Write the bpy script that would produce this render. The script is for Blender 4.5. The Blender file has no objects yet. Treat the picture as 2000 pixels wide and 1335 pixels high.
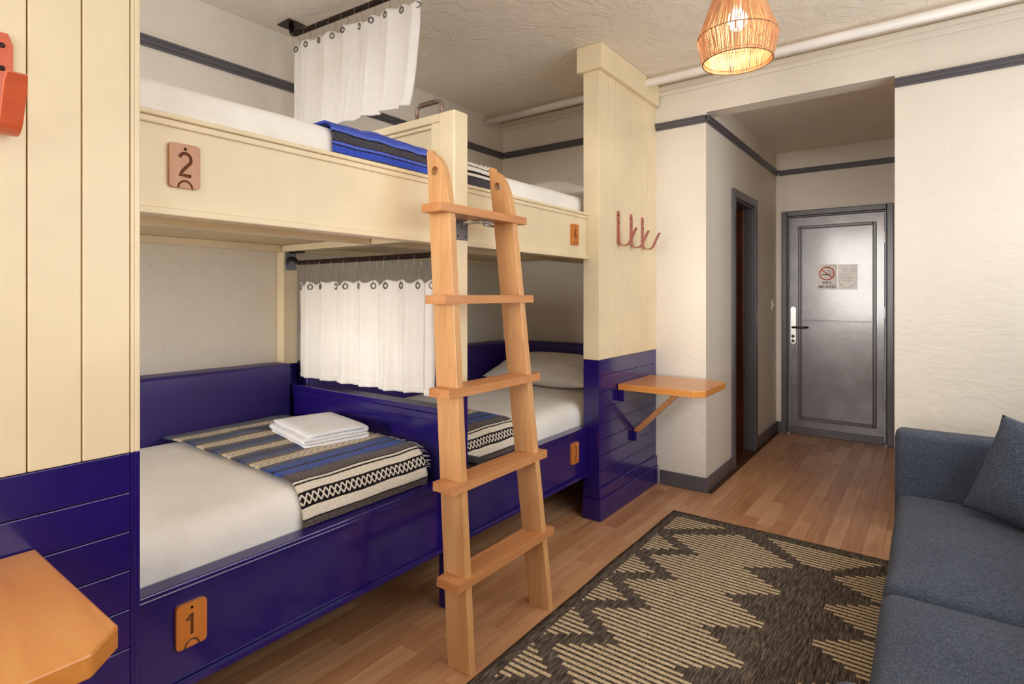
import bpy, bmesh, math, random
from mathutils import Vector, Matrix, noise as mnoise
random.seed(7)
R = math.radians
scene = bpy.context.scene
C = scene.collection

# ------------------------------------------------------------------ camera
FPX, YAW, HZ, CAMZ = 1096.35, 36.70, 576.13, 1.30
cam_d = bpy.data.cameras.new('camera'); cam = bpy.data.objects.new('camera', cam_d); C.objects.link(cam)
cam.location = (0, 0, CAMZ); cam.rotation_euler = (R(90), 0, R(YAW))
cam_d.sensor_width = 36; cam_d.sensor_fit = 'HORIZONTAL'; cam_d.lens = FPX/2000*36
cam_d.shift_y = -(667.5-HZ)/2000; cam_d.clip_start = 0.02
scene.camera = cam

# ------------------------------------------------------------------ world, daylight, exposure
world = bpy.data.worlds.new('world'); scene.world = world; world.use_nodes = True
bg = world.node_tree.nodes['Background']; bg.inputs[0].default_value = (0.80, 0.90, 1.0, 1); bg.inputs[1].default_value = 1.0
scene.view_settings.view_transform = 'Standard'; scene.view_settings.look = 'None'
scene.cycles.max_bounces = 16; scene.cycles.diffuse_bounces = 10
scene.view_settings.exposure = 0.95; scene.view_settings.gamma = 1.0
scene.view_settings.use_curve_mapping = False
def area(name, loc, rot, sx, sy, power, col):
    l = bpy.data.lights.new(name, 'AREA'); l.shape = 'RECTANGLE'; l.size = sx; l.size_y = sy
    l.energy = power; l.color = col
    o = bpy.data.objects.new(name, l); C.objects.link(o); o.location = loc; o.rotation_euler = rot
    return o
# daylight by the near window behind the camera; fill from an added right window
area('window_daylight_near', (-1.42, -0.97, 1.62), (R(90), 0, R(180)), 2.70, 1.80, 106, (1.0, 0.95, 0.88))
area('window_fill_right', (0.92, 1.95, 1.75), (R(90), 0, R(90)), 3.0, 1.5, 16, (1.0, 0.95, 0.88))
# sun lamp added to carry window light deep into the alcove
sl_ = bpy.data.lights.new('alcove_fill_sun', 'SUN'); sl_.energy = 1.35; sl_.angle = R(22); sl_.color = (1.0, 0.94, 0.86)
so_ = bpy.data.objects.new('alcove_fill_sun', sl_); C.objects.link(so_); so_.rotation_euler = (R(86), 0, R(3))

# ------------------------------------------------------------------ key dimensions (metres, camera at the origin)
XT, XR, XP = -1.5286, -1.596, -1.56       # tower front, bunk rail front, middle post front
XL, XW = -2.875, 0.95                      # left wall, right wall
YN, YE, YA = -1.0, 3.727, 5.824            # near wall, end wall, wall of the entry alcove
XA, XAR = -1.185, -0.157                   # alcove left wall, alcove right wall
ZC, ZO, ZAC = 2.7426, 2.505, 2.6495        # ceiling, alcove opening top, alcove ceiling
ZB = 0.925                                 # where blue paint changes to cream
YT = 2.89                                  # near side of the far tower
PY0, PY1 = 1.698, 1.783                    # middle post

# ------------------------------------------------------------------ node helper
def lin(h):
    h = h.lstrip('#'); v = [int(h[i:i+2], 16)/255 for i in (0, 2, 4)]
    return tuple((c/12.92 if c <= 0.04045 else ((c+0.055)/1.055)**2.4) for c in v) + (1.0,)
class X:
    """socket wrapper with arithmetic"""
    def __init__(s, nt, sock): s.nt, s.s = nt, sock
    def _m(s, op, *o):
        n = s.nt.nodes.new('ShaderNodeMath'); n.operation = op
        for i, v in enumerate((s,)+o):
            if isinstance(v, X): s.nt.links.new(v.s, n.inputs[i])
            else: n.inputs[i].default_value = v
        return X(s.nt, n.outputs[0])
    def __add__(s, o): return s._m('ADD', o)
    def __sub__(s, o): return s._m('SUBTRACT', o)
    def __mul__(s, o): return s._m('MULTIPLY', o)
    def __rsub__(s, o): return s._m('MULTIPLY', -1.0)._m('ADD', o)
    def __truediv__(s, o): return s._m('DIVIDE', o)
    def lt(s, o): return s._m('LESS_THAN', o)
    def gt(s, o): return s._m('GREATER_THAN', o)
    def abs(s): return s._m('ABSOLUTE')
    def floor(s): return s._m('FLOOR')
    def fract(s): return s._m('FRACT')
    def ping(s, o): return s._m('PINGPONG', o)
    def min(s, o): return s._m('MINIMUM', o)
    def max(s, o): return s._m('MAXIMUM', o)
class NT:
    def __init__(s, name):
        s.m = bpy.data.materials.new(name); s.m.use_nodes = True; s.t = s.m.node_tree
        s.b = s.t.nodes['Principled BSDF']; s.N = s.t.nodes.new
    def link(s, a, b): s.t.links.new(a.s if isinstance(a, X) else a, b)
    def xyz(s, src='Object'):
        tc = s.N('ShaderNodeTexCoord'); sp = s.N('ShaderNodeSeparateXYZ'); s.t.links.new(tc.outputs[src], sp.inputs[0])
        return [X(s.t, o) for o in sp.outputs]
    def coord(s, src='Object', scale=(1, 1, 1), rnd=False):
        if src == 'World': o = s.N('ShaderNodeNewGeometry').outputs['Position']
        else: o = s.N('ShaderNodeTexCoord').outputs[src]
        mp = s.N('ShaderNodeMapping'); mp.inputs['Scale'].default_value = scale; s.t.links.new(o, mp.inputs[0])
        if rnd:
            oi = s.N('ShaderNodeObjectInfo'); cb = s.N('ShaderNodeCombineXYZ')
            r = X(s.t, oi.outputs['Random'])*37.0
            for i in range(3): s.link(r, cb.inputs[i])
            s.t.links.new(cb.outputs[0], mp.inputs['Location'])
        return mp.outputs[0]
    def noise(s, vec, scale, detail=3, rough=.55, dist=0):
        n = s.N('ShaderNodeTexNoise'); n.inputs['Scale'].default_value = scale; n.inputs['Detail'].default_value = detail
        n.inputs['Roughness'].default_value = rough; n.inputs['Distortion'].default_value = dist
        if vec is not None: s.t.links.new(vec, n.inputs['Vector'])
        return X(s.t, n.outputs[0])
    def ramp(s, f, stops, mode='LINEAR'):
        r = s.N('ShaderNodeValToRGB'); r.color_ramp.interpolation = mode; cr = r.color_ramp
        while len(cr.elements) < len(stops): cr.elements.new(1)
        for e, (p, c) in zip(cr.elements, stops):
            e.position = p; e.color = lin(c) if isinstance(c, str) else c
        s.link(f, r.inputs[0]); return X(s.t, r.outputs[0])
    def mix(s, f, a, b, mode='MIX'):
        n = s.N('ShaderNodeMix'); n.data_type = 'RGBA'; n.blend_type = mode
        for v, i in ((f, 0), (a, 6), (b, 7)):
            if isinstance(v, X): s.link(v, n.inputs[i])
            elif isinstance(v, str): n.inputs[i].default_value = lin(v)
            else: n.inputs[i].default_value = v
        return X(s.t, n.outputs[2])
    def col(s, c):
        if isinstance(c, X): s.link(c, s.b.inputs['Base Color'])
        else: s.b.inputs['Base Color'].default_value = lin(c) if isinstance(c, str) else c
    def bump(s, h, strength=.3, dist=.01):
        n = s.N('ShaderNodeBump'); n.inputs['Strength'].default_value = strength; n.inputs['Distance'].default_value = dist
        s.link(h, n.inputs['Height']); s.t.links.new(n.outputs[0], s.b.inputs['Normal'])
    def set(s, rough=.5, metal=0, spec=.5, coat=0, sheen=0):
        b = s.b.inputs; b['Roughness'].default_value = rough; b['Metallic'].default_value = metal
        b['Specular IOR Level'].default_value = spec; b['Coat Weight'].default_value = coat; b['Coat Roughness'].default_value = .12
        b['Sheen Weight'].default_value = sheen
        return s.m
def paint(name, c, rough=.35, var=.06, bump=.08, coat=0):
    n = NT(name); v = n.coord('World')
    f = n.noise(v, 2.2, 3); c0 = lin(c); dark = tuple(x*(1-var*2) for x in c0[:3])+(1,); lite = tuple(min(1, x*(1+var)) for x in c0[:3])+(1,)
    n.col(n.ramp(f, [(.3, dark), (.7, lite)]))
    n.bump(n.noise(n.coord('World', (1, 1, .25)), 55, 3), bump, .004)
    return n.set(rough, coat=coat)
def plaster(name, c, rough=.48, strength=.2, var=.05):
    n = NT(name); v = n.coord('World')
    f = n.noise(v, 1.3, 4); c0 = lin(c)
    n.col(n.ramp(f, [(.3, tuple(x*(1-var) for x in c0[:3])+(1,)), (.7, tuple(min(1, x*(1+var)) for x in c0[:3])+(1,))]))
    a = n.noise(n.coord('World', (1, 1, 1.6)), 7, 5, .62, 1.6); b = n.noise(v, 38, 3)
    r = n.ramp(a, [(.40, '#000000'), (.5, '#b0b0b0'), (.56, '#ffffff')])
    n.bump(r*.8+b*.35, strength, .007)
    return n.set(rough)
def wood(name, c1, c2, c3, axis='y', scale=1., rough=.42, coat=.15, rnd=True):
    n = NT(name); st = {'x': (.09, 1, 1), 'y': (1, .09, 1), 'z': (1, 1, .09)}[axis]
    v = n.coord('Object', tuple(q*scale for q in st), rnd)
    a = n.noise(v, 34, 5, .6, .6); b = n.noise(v, 7, 3, .5, .3)
    n.col(n.ramp(a*.55+b*.45, [(.28, c1), (.5, c2), (.72, c3)]))
    n.bump(a, .12, .002)
    return n.set(rough, coat=coat)
def plain(name, c, rough=.5, metal=0, bump=0, coat=0):
    n = NT(name); f = n.noise(n.coord('Object'), 18, 3); c0 = lin(c)
    n.col(n.ramp(f, [(.3, tuple(x*.9 for x in c0[:3])+(1,)), (.7, tuple(min(1, x*1.06) for x in c0[:3])+(1,))]))
    if bump: n.bump(n.noise(n.coord('Object'), 90, 3), bump, .003)
    return n.set(rough, metal, coat=coat)
def cloth(name, c1, c2, scale=260, rough=.9, bump=.35, big=.15, sheen=.1):
    n = NT(name); v = n.coord('Object'); w = n.coord('Object', (1, .25, 1)); w2 = n.coord('Object', (.25, 1, 1))
    f = n.noise(w, scale, 2)*.5+n.noise(w2, scale, 2)*.5
    g = n.noise(v, 5, 3)
    n.col(n.ramp(f*(1-big)+g*big, [(.42, c1), (.60, c2)]))
    n.bump(f, bump, .003)
    return n.set(rough, spec=.2, sheen=sheen)

M = {}
M['cream'] = paint('cream_paint', '#ebdab6', .36)
M['blue'] = paint('ultramarine_gloss_paint', '#211266', .17, .10, .05, coat=.35)
M['wall'] = plaster('wall_plaster', '#e0d8cb')
M['ceil'] = plaster('ceiling_plaster', '#f1e8da', .5, .55)
M['alcove'] = plaster('alcove_plaster', '#e4dccf')
M['greytrim'] = paint('charcoal_trim_paint', '#58545a', .3)
M['doorpaint'] = None
M['ladder'] = wood('honey_ladder_wood', '#b98250', '#cd9862', '#dbad79', 'z')
M['ladder_t'] = wood('honey_tread_wood', '#b0713f', '#c38552', '#d39a66', 'y')
M['table'] = wood('maple_table_wood', '#bd7434', '#d1893f', '#dc9c54', 'x', .6, .33, .3)
M['plate'] = wood('orange_plaque_wood', '#b0662c', '#c87832', '#d68a44', 'z', 1, .4)
M['plate_copper'] = wood('tan_plaque_wood', '#a8714a', '#b98258', '#c68f64', 'z', 1, .35)
M['engraved'] = plain('engraved_brown', '#6e3a14', .6)
M['hook'] = plain('coral_enamel', '#d2603c', .3, coat=.3)
M['hook_far'] = plain('brick_red_enamel', '#a85646', .35, coat=.2)
M['iron'] = plain('dark_bronze_iron', '#3a2d2a', .38, .75, .15)
M['bronze'] = plain('worn_bronze', '#8a7468', .4, .6, .1)
M['steel'] = plain('steel', '#c4c4c2', .3, .85)
M['plate_metal'] = plain('gunmetal_plate', '#7b7d82', .35, .8)
M['wire'] = plain('thin_wire', '#a59a8c', .35, .8)
M['grommet'] = plain('antique_grommet', '#77726a', .4, .7)
M['sheet'] = cloth('white_sheet_cotton', '#e6e2dc', '#f2efea', 300, .85, .08, .5)
M['pillow'] = cloth('white_pillow_cotton', '#e0dbd3', '#efebe5', 300, .85, .12, .5)
M['towel'] = cloth('folded_white_cotton', '#e6e6ea', '#f4f4f6', 260, .85, .1, .4)
M['curtain'] = cloth('curtain_linen', '#efeae3', '#faf7f3', 240, .9, .2, .3)
_m = M['curtain'].node_tree; _p = _m.nodes['Principled BSDF']; _t = _m.nodes.new('ShaderNodeBsdfTranslucent'); _t.inputs[0].default_value = (.9, .87, .82, 1)
_x = _m.nodes.new('ShaderNodeMixShader'); _x.inputs[0].default_value = .08; _m.links.new(_p.outputs[0], _x.inputs[1]); _m.links.new(_t.outputs[0], _x.inputs[2]); _m.links.new(_x.outputs[0], _m.nodes['Material Output'].inputs[0])
M['vinyl'] = paint('purple_vinyl', '#32236e', .42, .10, .12)
M['sofa'] = cloth('slate_blue_upholstery', '#383e4c', '#565c6b', 330, .95, .5, .12, .05)
M['sofa_pillow'] = cloth('slate_cushion_tweed', '#343c4b', '#5f6777', 330, .95, .6, .05, .05)
M['white_pipe'] = paint('white_pipe_paint', '#f2ece6', .3)
M['bulb'] = NT('glowing_bulb').m
b_ = M['bulb'].node_tree.nodes['Principled BSDF']; b_.inputs['Emission Color'].default_value = (1, .88, .68, 1); b_.inputs['Emission Strength'].default_value = 7
M['raffia'] = wood('raffia_fibre', '#a87248', '#c8966a', '#dcb690', 'z', 2, .7, 0, False)
M['raffia_dark'] = plain('raffia_ring', '#8a5a34', .7)
M['dark'] = plain('dark_grey_webbing', '#3c3b38', .8)
M['paper'] = plain('sign_paper', '#eee9e4', .5)
M['paper2'] = plain('laminated_page', '#dcd6cd', .3)
M['red'] = plain('sign_red', '#d0503f', .5)
M['black'] = plain('sign_black', '#26221f', .5)
M['faint'] = plain('faint_print', '#b4aea6', .5)
M['switch'] = plain('switch_plastic', '#f0e9dc', .4)
M['brown_door'] = wood('dark_brown_door_wood', '#3c1a0a', '#5a2c14', '#74401e', 'z', 1, .35, .2)
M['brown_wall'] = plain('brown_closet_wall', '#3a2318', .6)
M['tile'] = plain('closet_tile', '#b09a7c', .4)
M['ply'] = paint('bed_base_paint', '#d9c49a', .5)
M['joint'] = plain('floor_underlay', '#5a3a24', .8)
n = NT('gloss_charcoal_door_paint'); v = n.coord('World')
n.col(n.ramp(n.noise(v, 6, 4), [(.3, '#554d54'), (.7, '#776d75')]))
n.bump(n.noise(n.coord('World', (1, 1, 1)), 30, 5, .7)*.7+n.noise(v, 9, 3)*.5, .22, .004); M['doorpaint'] = n.set(.3, spec=.9, coat=.6)
n = NT('window_glass'); tr = n.N('ShaderNodeBsdfTransparent'); gl = n.N('ShaderNodeBsdfGlossy'); gl.inputs['Roughness'].default_value = .02
mx = n.N('ShaderNodeMixShader'); mx.inputs[0].default_value = .06; n.t.links.new(tr.outputs[0], mx.inputs[1]); n.t.links.new(gl.outputs[0], mx.inputs[2])
n.t.links.new(mx.outputs[0], n.t.nodes['Material Output'].inputs[0]); M['glass'] = n.m
# laminate floor
n = NT('laminate_floor'); v = n.coord('Object', (1, .07, 1), True)
g = n.N('ShaderNodeNewGeometry'); oi = n.N('ShaderNodeObjectInfo')
rnd = (X(n.t, g.outputs['Random Per Island'])+X(n.t, oi.outputs['Random'])).fract()
a = n.noise(v, 26, 5, .6, .8); b = n.noise(n.coord('Object', (1, .2, 1), True), 6, 3, .5, 1.0)
base = n.ramp(rnd, [(0, '#c08e66'), (.35, '#cc9a70'), (.7, '#d6a67c'), (1, '#deb28a')])
grain = n.ramp(a*.6+b*.4, [(.32, '#a88a72'), (.5, '#dccbbb'), (.68, '#ffffff')])
n.col(n.mix(.6, base, grain, 'MULTIPLY')); n.bump(a, .05, .001); M['floor'] = n.set(.34, spec=.45)

# ------------------------------------------------------------------ mesh helpers
def wloc(o):
    return o.location+(wloc(o.parent) if o.parent else Vector((0, 0, 0)))
class MB:
    def __init__(s): s.v, s.f, s.uv, s.mi = [], [], None, []
    def add(s, vs, fs, mi=0):
        o = len(s.v); s.v += [tuple(p) for p in vs]; s.f += [tuple(i+o for i in f) for f in fs]; s.mi += [mi]*len(fs); return s
    def box(s, x0, x1, y0, y1, z0, z1):
        x0, x1 = min(x0, x1), max(x0, x1); y0, y1 = min(y0, y1), max(y0, y1); z0, z1 = min(z0, z1), max(z0, z1)
        return s.add([(x0, y0, z0), (x1, y0, z0), (x1, y1, z0), (x0, y1, z0), (x0, y0, z1), (x1, y0, z1), (x1, y1, z1), (x0, y1, z1)],
                     [(3, 2, 1, 0), (4, 5, 6, 7), (0, 1, 5, 4), (1, 2, 6, 5), (2, 3, 7, 6), (3, 0, 4, 7)])
    def prism(s, poly, axis, a, b):
        """poly: 2D points counter-clockwise seen from +axis; extruded from a to b along axis"""
        def P(p, t): return {'x': (t, p[0], p[1]), 'y': (p[1], t, p[0]), 'z': (p[0], p[1], t)}[axis]
        n = len(poly); vs = [P(p, a) for p in poly]+[P(p, b) for p in poly]
        fs = [tuple(reversed(range(n))), tuple(range(n, 2*n))]+[(i, (i+1) % n, n+(i+1) % n, n+i) for i in range(n)]
        return s.add(vs, fs)
    def tube(s, pts, r, seg=8, closed=False, caps=True):
        pts = [Vector(p) for p in pts]; n = len(pts); rings = []; up = None
        for i, p in enumerate(pts):
            if closed: t = pts[(i+1) % n]-pts[i-1]
            else: t = pts[min(i+1, n-1)]-pts[max(i-1, 0)]
            t.normalize()
            if up is None:
                up = Vector((0, 0, 1)) if abs(t.z) < .9 else Vector((1, 0, 0))
            u = up-t*up.dot(t)
            if u.length < 1e-5: u = t.orthogonal()
            u.normalize(); up = u; w = t.cross(u)
            rr = r[i] if isinstance(r, (list, tuple)) else r
            rings.append([p+(u*math.cos(a)+w*math.sin(a))*rr for a in [2*math.pi*k/seg for k in range(seg)]])
        vs = [q for ring in rings for q in ring]; fs = []
        for i in range(n if closed else n-1):
            j = (i+1) % n
            for k in range(seg):
                l = (k+1) % seg; fs.append((i*seg+k, i*seg+l, j*seg+l, j*seg+k))
        if caps and not closed:
            fs += [tuple(reversed(range(seg))), tuple(range((n-1)*seg, n*seg))]
        return s.add(vs, fs)
    def ring(s, c, axis, rad, r, seg=16, sub=6):
        c = Vector(c); ax = Vector(axis).normalized(); u = ax.orthogonal().normalized(); w = ax.cross(u)
        return s.tube([c+(u*math.cos(a)+w*math.sin(a))*rad for a in [2*math.pi*k/seg for k in range(seg)]], r, sub, closed=True)
    def sphere(s, c, rx, ry=None, rz=None, seg=12, rings=8):
        ry = ry or rx; rz = rz or rx; vs = []; fs = []
        for i in range(rings+1):
            th = math.pi*i/rings
            for k in range(seg):
                a = 2*math.pi*k/seg; vs.append((c[0]+rx*math.sin(th)*math.cos(a), c[1]+ry*math.sin(th)*math.sin(a), c[2]+rz*math.cos(th)))
        for i in range(rings):
            for k in range(seg):
                l = (k+1) % seg; fs.append((i*seg+k, (i+1)*seg+k, (i+1)*seg+l, i*seg+l))
        return s.add(vs, fs)
    def lathe(s, prof, c, seg=24):
        vs = []; fs = []; n = len(prof)
        for r, z in prof:
            for k in range(seg):
                a = 2*math.pi*k/seg; vs.append((c[0]+r*math.cos(a), c[1]+r*math.sin(a), c[2]+z))
        for i in range(n-1):
            for k in range(seg):
                l = (k+1) % seg; fs.append((i*seg+k, i*seg+l, (i+1)*seg+l, (i+1)*seg+k))
        return s.add(vs, fs)
    def grid(s, nu, nv, fn, uvfn=None):
        o = len(s.v)
        vs = [fn(i/nu, j/nv) for i in range(nu+1) for j in range(nv+1)]
        fs = [(i*(nv+1)+j, (i+1)*(nv+1)+j, (i+1)*(nv+1)+j+1, i*(nv+1)+j+1) for i in range(nu) for j in range(nv)]
        if uvfn: s.uv = [uvfn(i/nu, j/nv) for i in range(nu+1) for j in range(nv+1)]
        return s.add(vs, fs)
    def build(s, name, mat, parent=None, bev=0, smooth=False, solid=0, seg=2, sub=0, off=0):
        me = bpy.data.meshes.new(name)
        org = Vector((0, 0, 0))
        me.from_pydata(s.v, [], s.f); me.update()
        if s.uv:
            ul = me.uv_layers.new(name='UVMap')
            for lp in me.loops: ul.data[lp.index].uv = s.uv[lp.vertex_index]
        for m in (mat if isinstance(mat, (list, tuple)) else [mat]): me.materials.append(m)
        bm = bmesh.new(); bm.from_mesh(me); bmesh.ops.recalc_face_normals(bm, faces=bm.faces); bm.to_mesh(me); bm.free()
        if any(s.mi):
            for p, k in zip(me.polygons, s.mi): p.material_index = k
        if smooth:
            for p in me.polygons: p.use_smooth = True
        o = bpy.data.objects.new(name, me); C.objects.link(o)
        if parent: o.parent = parent; o.location = -wloc(parent)
        if solid:
            md = o.modifiers.new('solid', 'SOLIDIFY'); md.thickness = solid; md.offset = off
        if bev:
            md = o.modifiers.new('bevel', 'BEVEL'); md.width = bev; md.segments = seg; md.limit_method = 'ANGLE'; md.angle_limit = R(35)
        if sub:
            md = o.modifiers.new('sub', 'SUBSURF'); md.levels = sub; md.render_levels = sub
        return o
def tag(o, label, cat=None, group=None, kind=None):
    o['label'] = label
    if cat: o['category'] = cat
    if group: o['group'] = group
    if kind: o['kind'] = kind
    return o
def thing(name, label, cat, loc=(0, 0, 0), group=None, kind=None):
    o = bpy.data.objects.new(name, None); C.objects.link(o); o.location = loc; o.empty_display_size = .1
    return tag(o, label, cat, group, kind)
def B(*a): return MB().box(*a)
def fbm(x, y, z=0, s=1.): return mnoise.noise(Vector((x*s, y*s, z*s)))
def project(x, y, z):
    c, s_ = math.cos(R(YAW)), math.sin(R(YAW)); d = -s_*x+c*y
    return (1000+FPX*(c*x+s_*y)/d, HZ-FPX*(z-CAMZ)/d, d) if d > .1 else (-9e9, -9e9, d)

# ------------------------------------------------------------------ room shell
def struct(name, mb, mat, label, cat, bev=0): return tag(mb.build(name, mat, bev=bev), label, cat, kind='structure')
T = .14
struct('ceiling', B(XL-T, XW+T, YN-T, YE+T, ZC, ZC+.1), M['ceil'], 'trowelled beige plaster ceiling over the bunks and sofa', 'ceiling')
struct('wall_left', B(XL-T, XL, YN-T, YE+T, 0, ZC), M['wall'], 'beige plaster wall behind the bunk beds', 'wall')
wf = MB().box(XL, XA, YE, YE+T, 0, ZC).box(XAR, XW, YE, YE+T, 0, ZC).box(XA, XAR, YE, YE+T, ZO, ZC)
struct('wall_far', wf, M['wall'], 'pale plaster end wall with the opening to the entry alcove', 'wall')
# right wall, with an unseen window added above the sofa for fill light
wr = MB().box(XW, XW+T, YN-T, .45, 0, ZC).box(XW, XW+T, 3.45, YE+T, 0, ZC).box(XW, XW+T, .45, 3.45, 0, 1.0).box(XW, XW+T, .45, 3.45, 2.5, ZC)
struct('wall_right', wr, M['wall'], 'pale plaster wall with an added fill-light window behind the sofa', 'wall')
wn = MB().box(XL, -2.77, YN-T, YN, 0, ZC).box(-.07, XW, YN-T, YN, 0, ZC).box(-2.77, -.07, YN-T, YN, 0, .72).box(-2.77, -.07, YN-T, YN, 2.52, ZC)
struct('wall_near', wn, M['wall'], 'pale plaster wall with a window behind the viewer', 'wall')
def window(name, axis, a0, a1, z0, z1, p0, p1, label):
    w = thing(name, label, 'window', kind='structure')
    def bx(u0, u1, q0, q1, v0, v1): return B(u0, u1, q0, q1, v0, v1) if axis == 'y' else B(q0, q1, u0, u1, v0, v1)
    for (u0, u1, v0, v1) in ((a0, a0+.06, z0, z1), (a1-.06, a1, z0, z1), (a0+.06, a1-.06, z0, z0+.06), (a0+.06, a1-.06, z1-.06, z1)):
        bx(u0, u1, p0, p1, v0, v1).build('window_frame', M['greytrim'], w, .004)
    mz = (z0+z1)/2; bx(a0+.06, a1-.06, p0+.01, p1-.01, mz-.02, mz+.02).build('glazing_bar', M['greytrim'], w, .003)
    pm = (p0+p1)/2
    bx(a0+.06, a1-.06, pm-.003, pm+.003, z0+.06, mz-.02).build('pane', M['glass'], w)
    bx(a0+.06, a1-.06, pm-.003, pm+.003, mz+.02, z1-.06).build('pane', M['glass'], w)
window('window_1', 'y', -2.77, -.07, .72, 2.52, YN-.12, YN-.06, 'grey framed window in the near wall')
window('fill_window', 'x', .45, 3.45, 1.0, 2.5, XW+.06, XW+.12, 'unseen grey framed window added for fill light behind the sofa')  # unseen window, added to light the bunk fronts
# entry alcove
wal = MB().box(XA-T, XA, YE+T, 4.376, 0, ZAC).box(XA-T, XA, 4.97, YA+T, 0, ZAC).box(XA-T, XA, 4.376, 4.97, 2.035, ZAC)
struct('wall_alcove_left', wal, M['alcove'], 'plaster side wall of the entry alcove with a narrow doorway', 'wall')
waf = MB().box(XA, -1.135, YA, YA+T, 0, ZAC).box(-.252, XAR+T, YA, YA+T, 0, ZAC).box(-1.135, -.252, YA, YA+T, 2.09, ZAC)
struct('wall_alcove_far', waf, M['wall'], 'pale plaster wall around the charcoal entry door', 'wall')
struct('wall_alcove_right', B(XAR, XAR+T, YE+T, YA, 0, ZAC), M['alcove'], 'plaster wall on the right of the entry alcove', 'wall')
struct('ceiling_alcove', B(XA-T, XAR+T, YE+T, YA+T, ZAC, ZAC+.09), M['ceil'], 'plaster ceiling of the entry alcove', 'ceiling')
# closet behind the narrow doorway
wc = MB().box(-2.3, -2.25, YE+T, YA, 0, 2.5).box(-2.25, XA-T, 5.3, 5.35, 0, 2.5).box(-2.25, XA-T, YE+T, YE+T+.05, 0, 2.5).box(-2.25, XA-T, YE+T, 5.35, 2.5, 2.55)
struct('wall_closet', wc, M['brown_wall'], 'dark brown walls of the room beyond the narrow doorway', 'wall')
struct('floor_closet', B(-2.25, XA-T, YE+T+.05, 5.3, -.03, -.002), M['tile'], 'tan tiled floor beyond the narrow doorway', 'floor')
struct('trim_10', B(XA-T, XA, 4.376, 4.97, -.02, .004), M['brown_door'], 'dark brown threshold of the narrow doorway', 'threshold')
# picture rails
def rail(name, mbs, label):
    struct(name, mbs, M['greytrim'], label, 'picture rail', .004)
def prof_rail(mb, axis, a, b, wall, sgn, z=2.4596):
    # stepped moulding, 4 cm tall
    for (d, z0, z1) in ((.012, z-.024, z+.024), (.020, z-.010, z+.022), (.026, z+.010, z+.024)):
        if axis == 'y': mb.box(wall, wall+sgn*d, a, b, z0, z1)
        else: mb.box(a, b, wall, wall+sgn*d, z0, z1)
    return mb
rail('trim_1', prof_rail(MB(), 'y', YN, YE, XL, 1), 'dark grey picture rail along the wall behind the bunks')
rail('trim_2', prof_rail(MB(), 'x', XL+.026, -1.63, YE, -1), 'dark grey picture rail on the end wall inside the far bunk')
rail('trim_3', prof_rail(MB(), 'x', XT, XA, YE, -1), 'dark grey picture rail between the far partition and the alcove')
rail('trim_4', prof_rail(MB(), 'y', YE-.012, YA, XA, 1), 'dark grey picture rail running into the alcove')
rail('trim_5', prof_rail(MB(), 'x', XA+.026, XAR, YA, -1), 'dark grey picture rail above the entry door')
rail('trim_6', prof_rail(MB(), 'x', XAR, XW, YE, -1), 'dark grey picture rail on the end wall above the sofa')
# cornice under the ceiling pipe
cn = MB().box(XL, XW, YE-.014, YE, 2.668, 2.73).box(XL, XW, YE-.03, YE-.014, 2.70, 2.73)
struct('trim_7', cn, M['wall'], 'thin plaster cornice on the end wall under the pipe', 'cornice', .006)
# baseboards
def bboard(name, mb, label): struct(name, mb, M['greytrim'], label, 'baseboard', .005)
bboard('baseboard_far', MB().box(-1.50, XA+.014, YE-.014, YE, 0, .098), 'dark grey baseboard beside the blue partition')
bboard('baseboard_alcove_left', MB().box(XA, XA+.014, YE, 4.33, 0, .098).box(XA, XA+.014, 5.03, YA, 0, .098), 'dark grey baseboard along the alcove wall')
bboard('baseboard_alcove_far', MB().box(XA+.014, -1.14, YA-.014, YA, 0, .098), 'short dark grey baseboard left of the entry door')
bboard('baseboard_right', MB().box(XAR, XW, YE-.014, YE, 0, .098), 'dark grey baseboard behind the sofa arm')
bboard('baseboard_left', MB().box(XL, XL+.014, YN, YE, 0, .098), 'dark grey baseboard under the bunks')

# ------------------------------------------------------------------ floor of laminate strips
fl = tag(MB().box(XL, XW, YN, YE+T, -.05, -.012).box(XA, XAR, YE+T, YA, -.05, -.012).box(XA-T, XAR+T, YA, YA+T, -.05, 0).box(XA-T, XA-.001, YE+T, YA, -.05, -.021).build('floor', M['joint']), 'honey brown wood strip floor', 'floor', kind='structure')
PW = .0865; planks = []
x = XL
rr = random.Random(3)
while x < XW-.002:
    x1 = min(x+PW, XW)
    segs = [(YN, YE)]
    if x >= XA-.02 and x1 <= XAR+.07: segs = [(YN, YA)]
    for (ya, yb) in segs:
        y = ya-rr.random()*.5
        while y < yb-.01:
            L = rr.choice((.34, .42, .5, .62, .74)); y1 = min(y+L, yb); y0 = max(y, ya)
            if yb-y1 < .06: y1 = yb
            if y1-y0 > .005: planks.append((x, x1, y0, y1))
            y = y1
    x = x1
def pvis(p):
    cx, cy = (p[0]+p[1])/2, (p[2]+p[3])/2
    if cx < -2.2 or (cx > -.12 and cy < 3.1): return 0
    if cx > -1.2 and .8 < cy < 3.2: return 0
    if cx > XAR and cy > 3.0: return 0
    if cx < -1.62 and cy < .6: return 0
    u, v_, d = project(cx, cy, 0)
    if not (-60 < u < 2060 and 500 < v_ < 1420): return 0
    return 1/d
planks.sort(key=pvis, reverse=True)
meshc = {}
def plank_mesh(w, l):
    k = (round(w, 3), round(l, 3))
    if k not in meshc:
        mb = MB().box(-w/2+.0006, w/2-.0006, -l/2+.0006, l/2-.0006, -.0119, 0)
        me = bpy.data.meshes.new('plank'); me.from_pydata(mb.v, [], mb.f); me.materials.append(M['floor']); meshc[k] = me
    return meshc[k]
rest = MB(); cnt = 0
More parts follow.
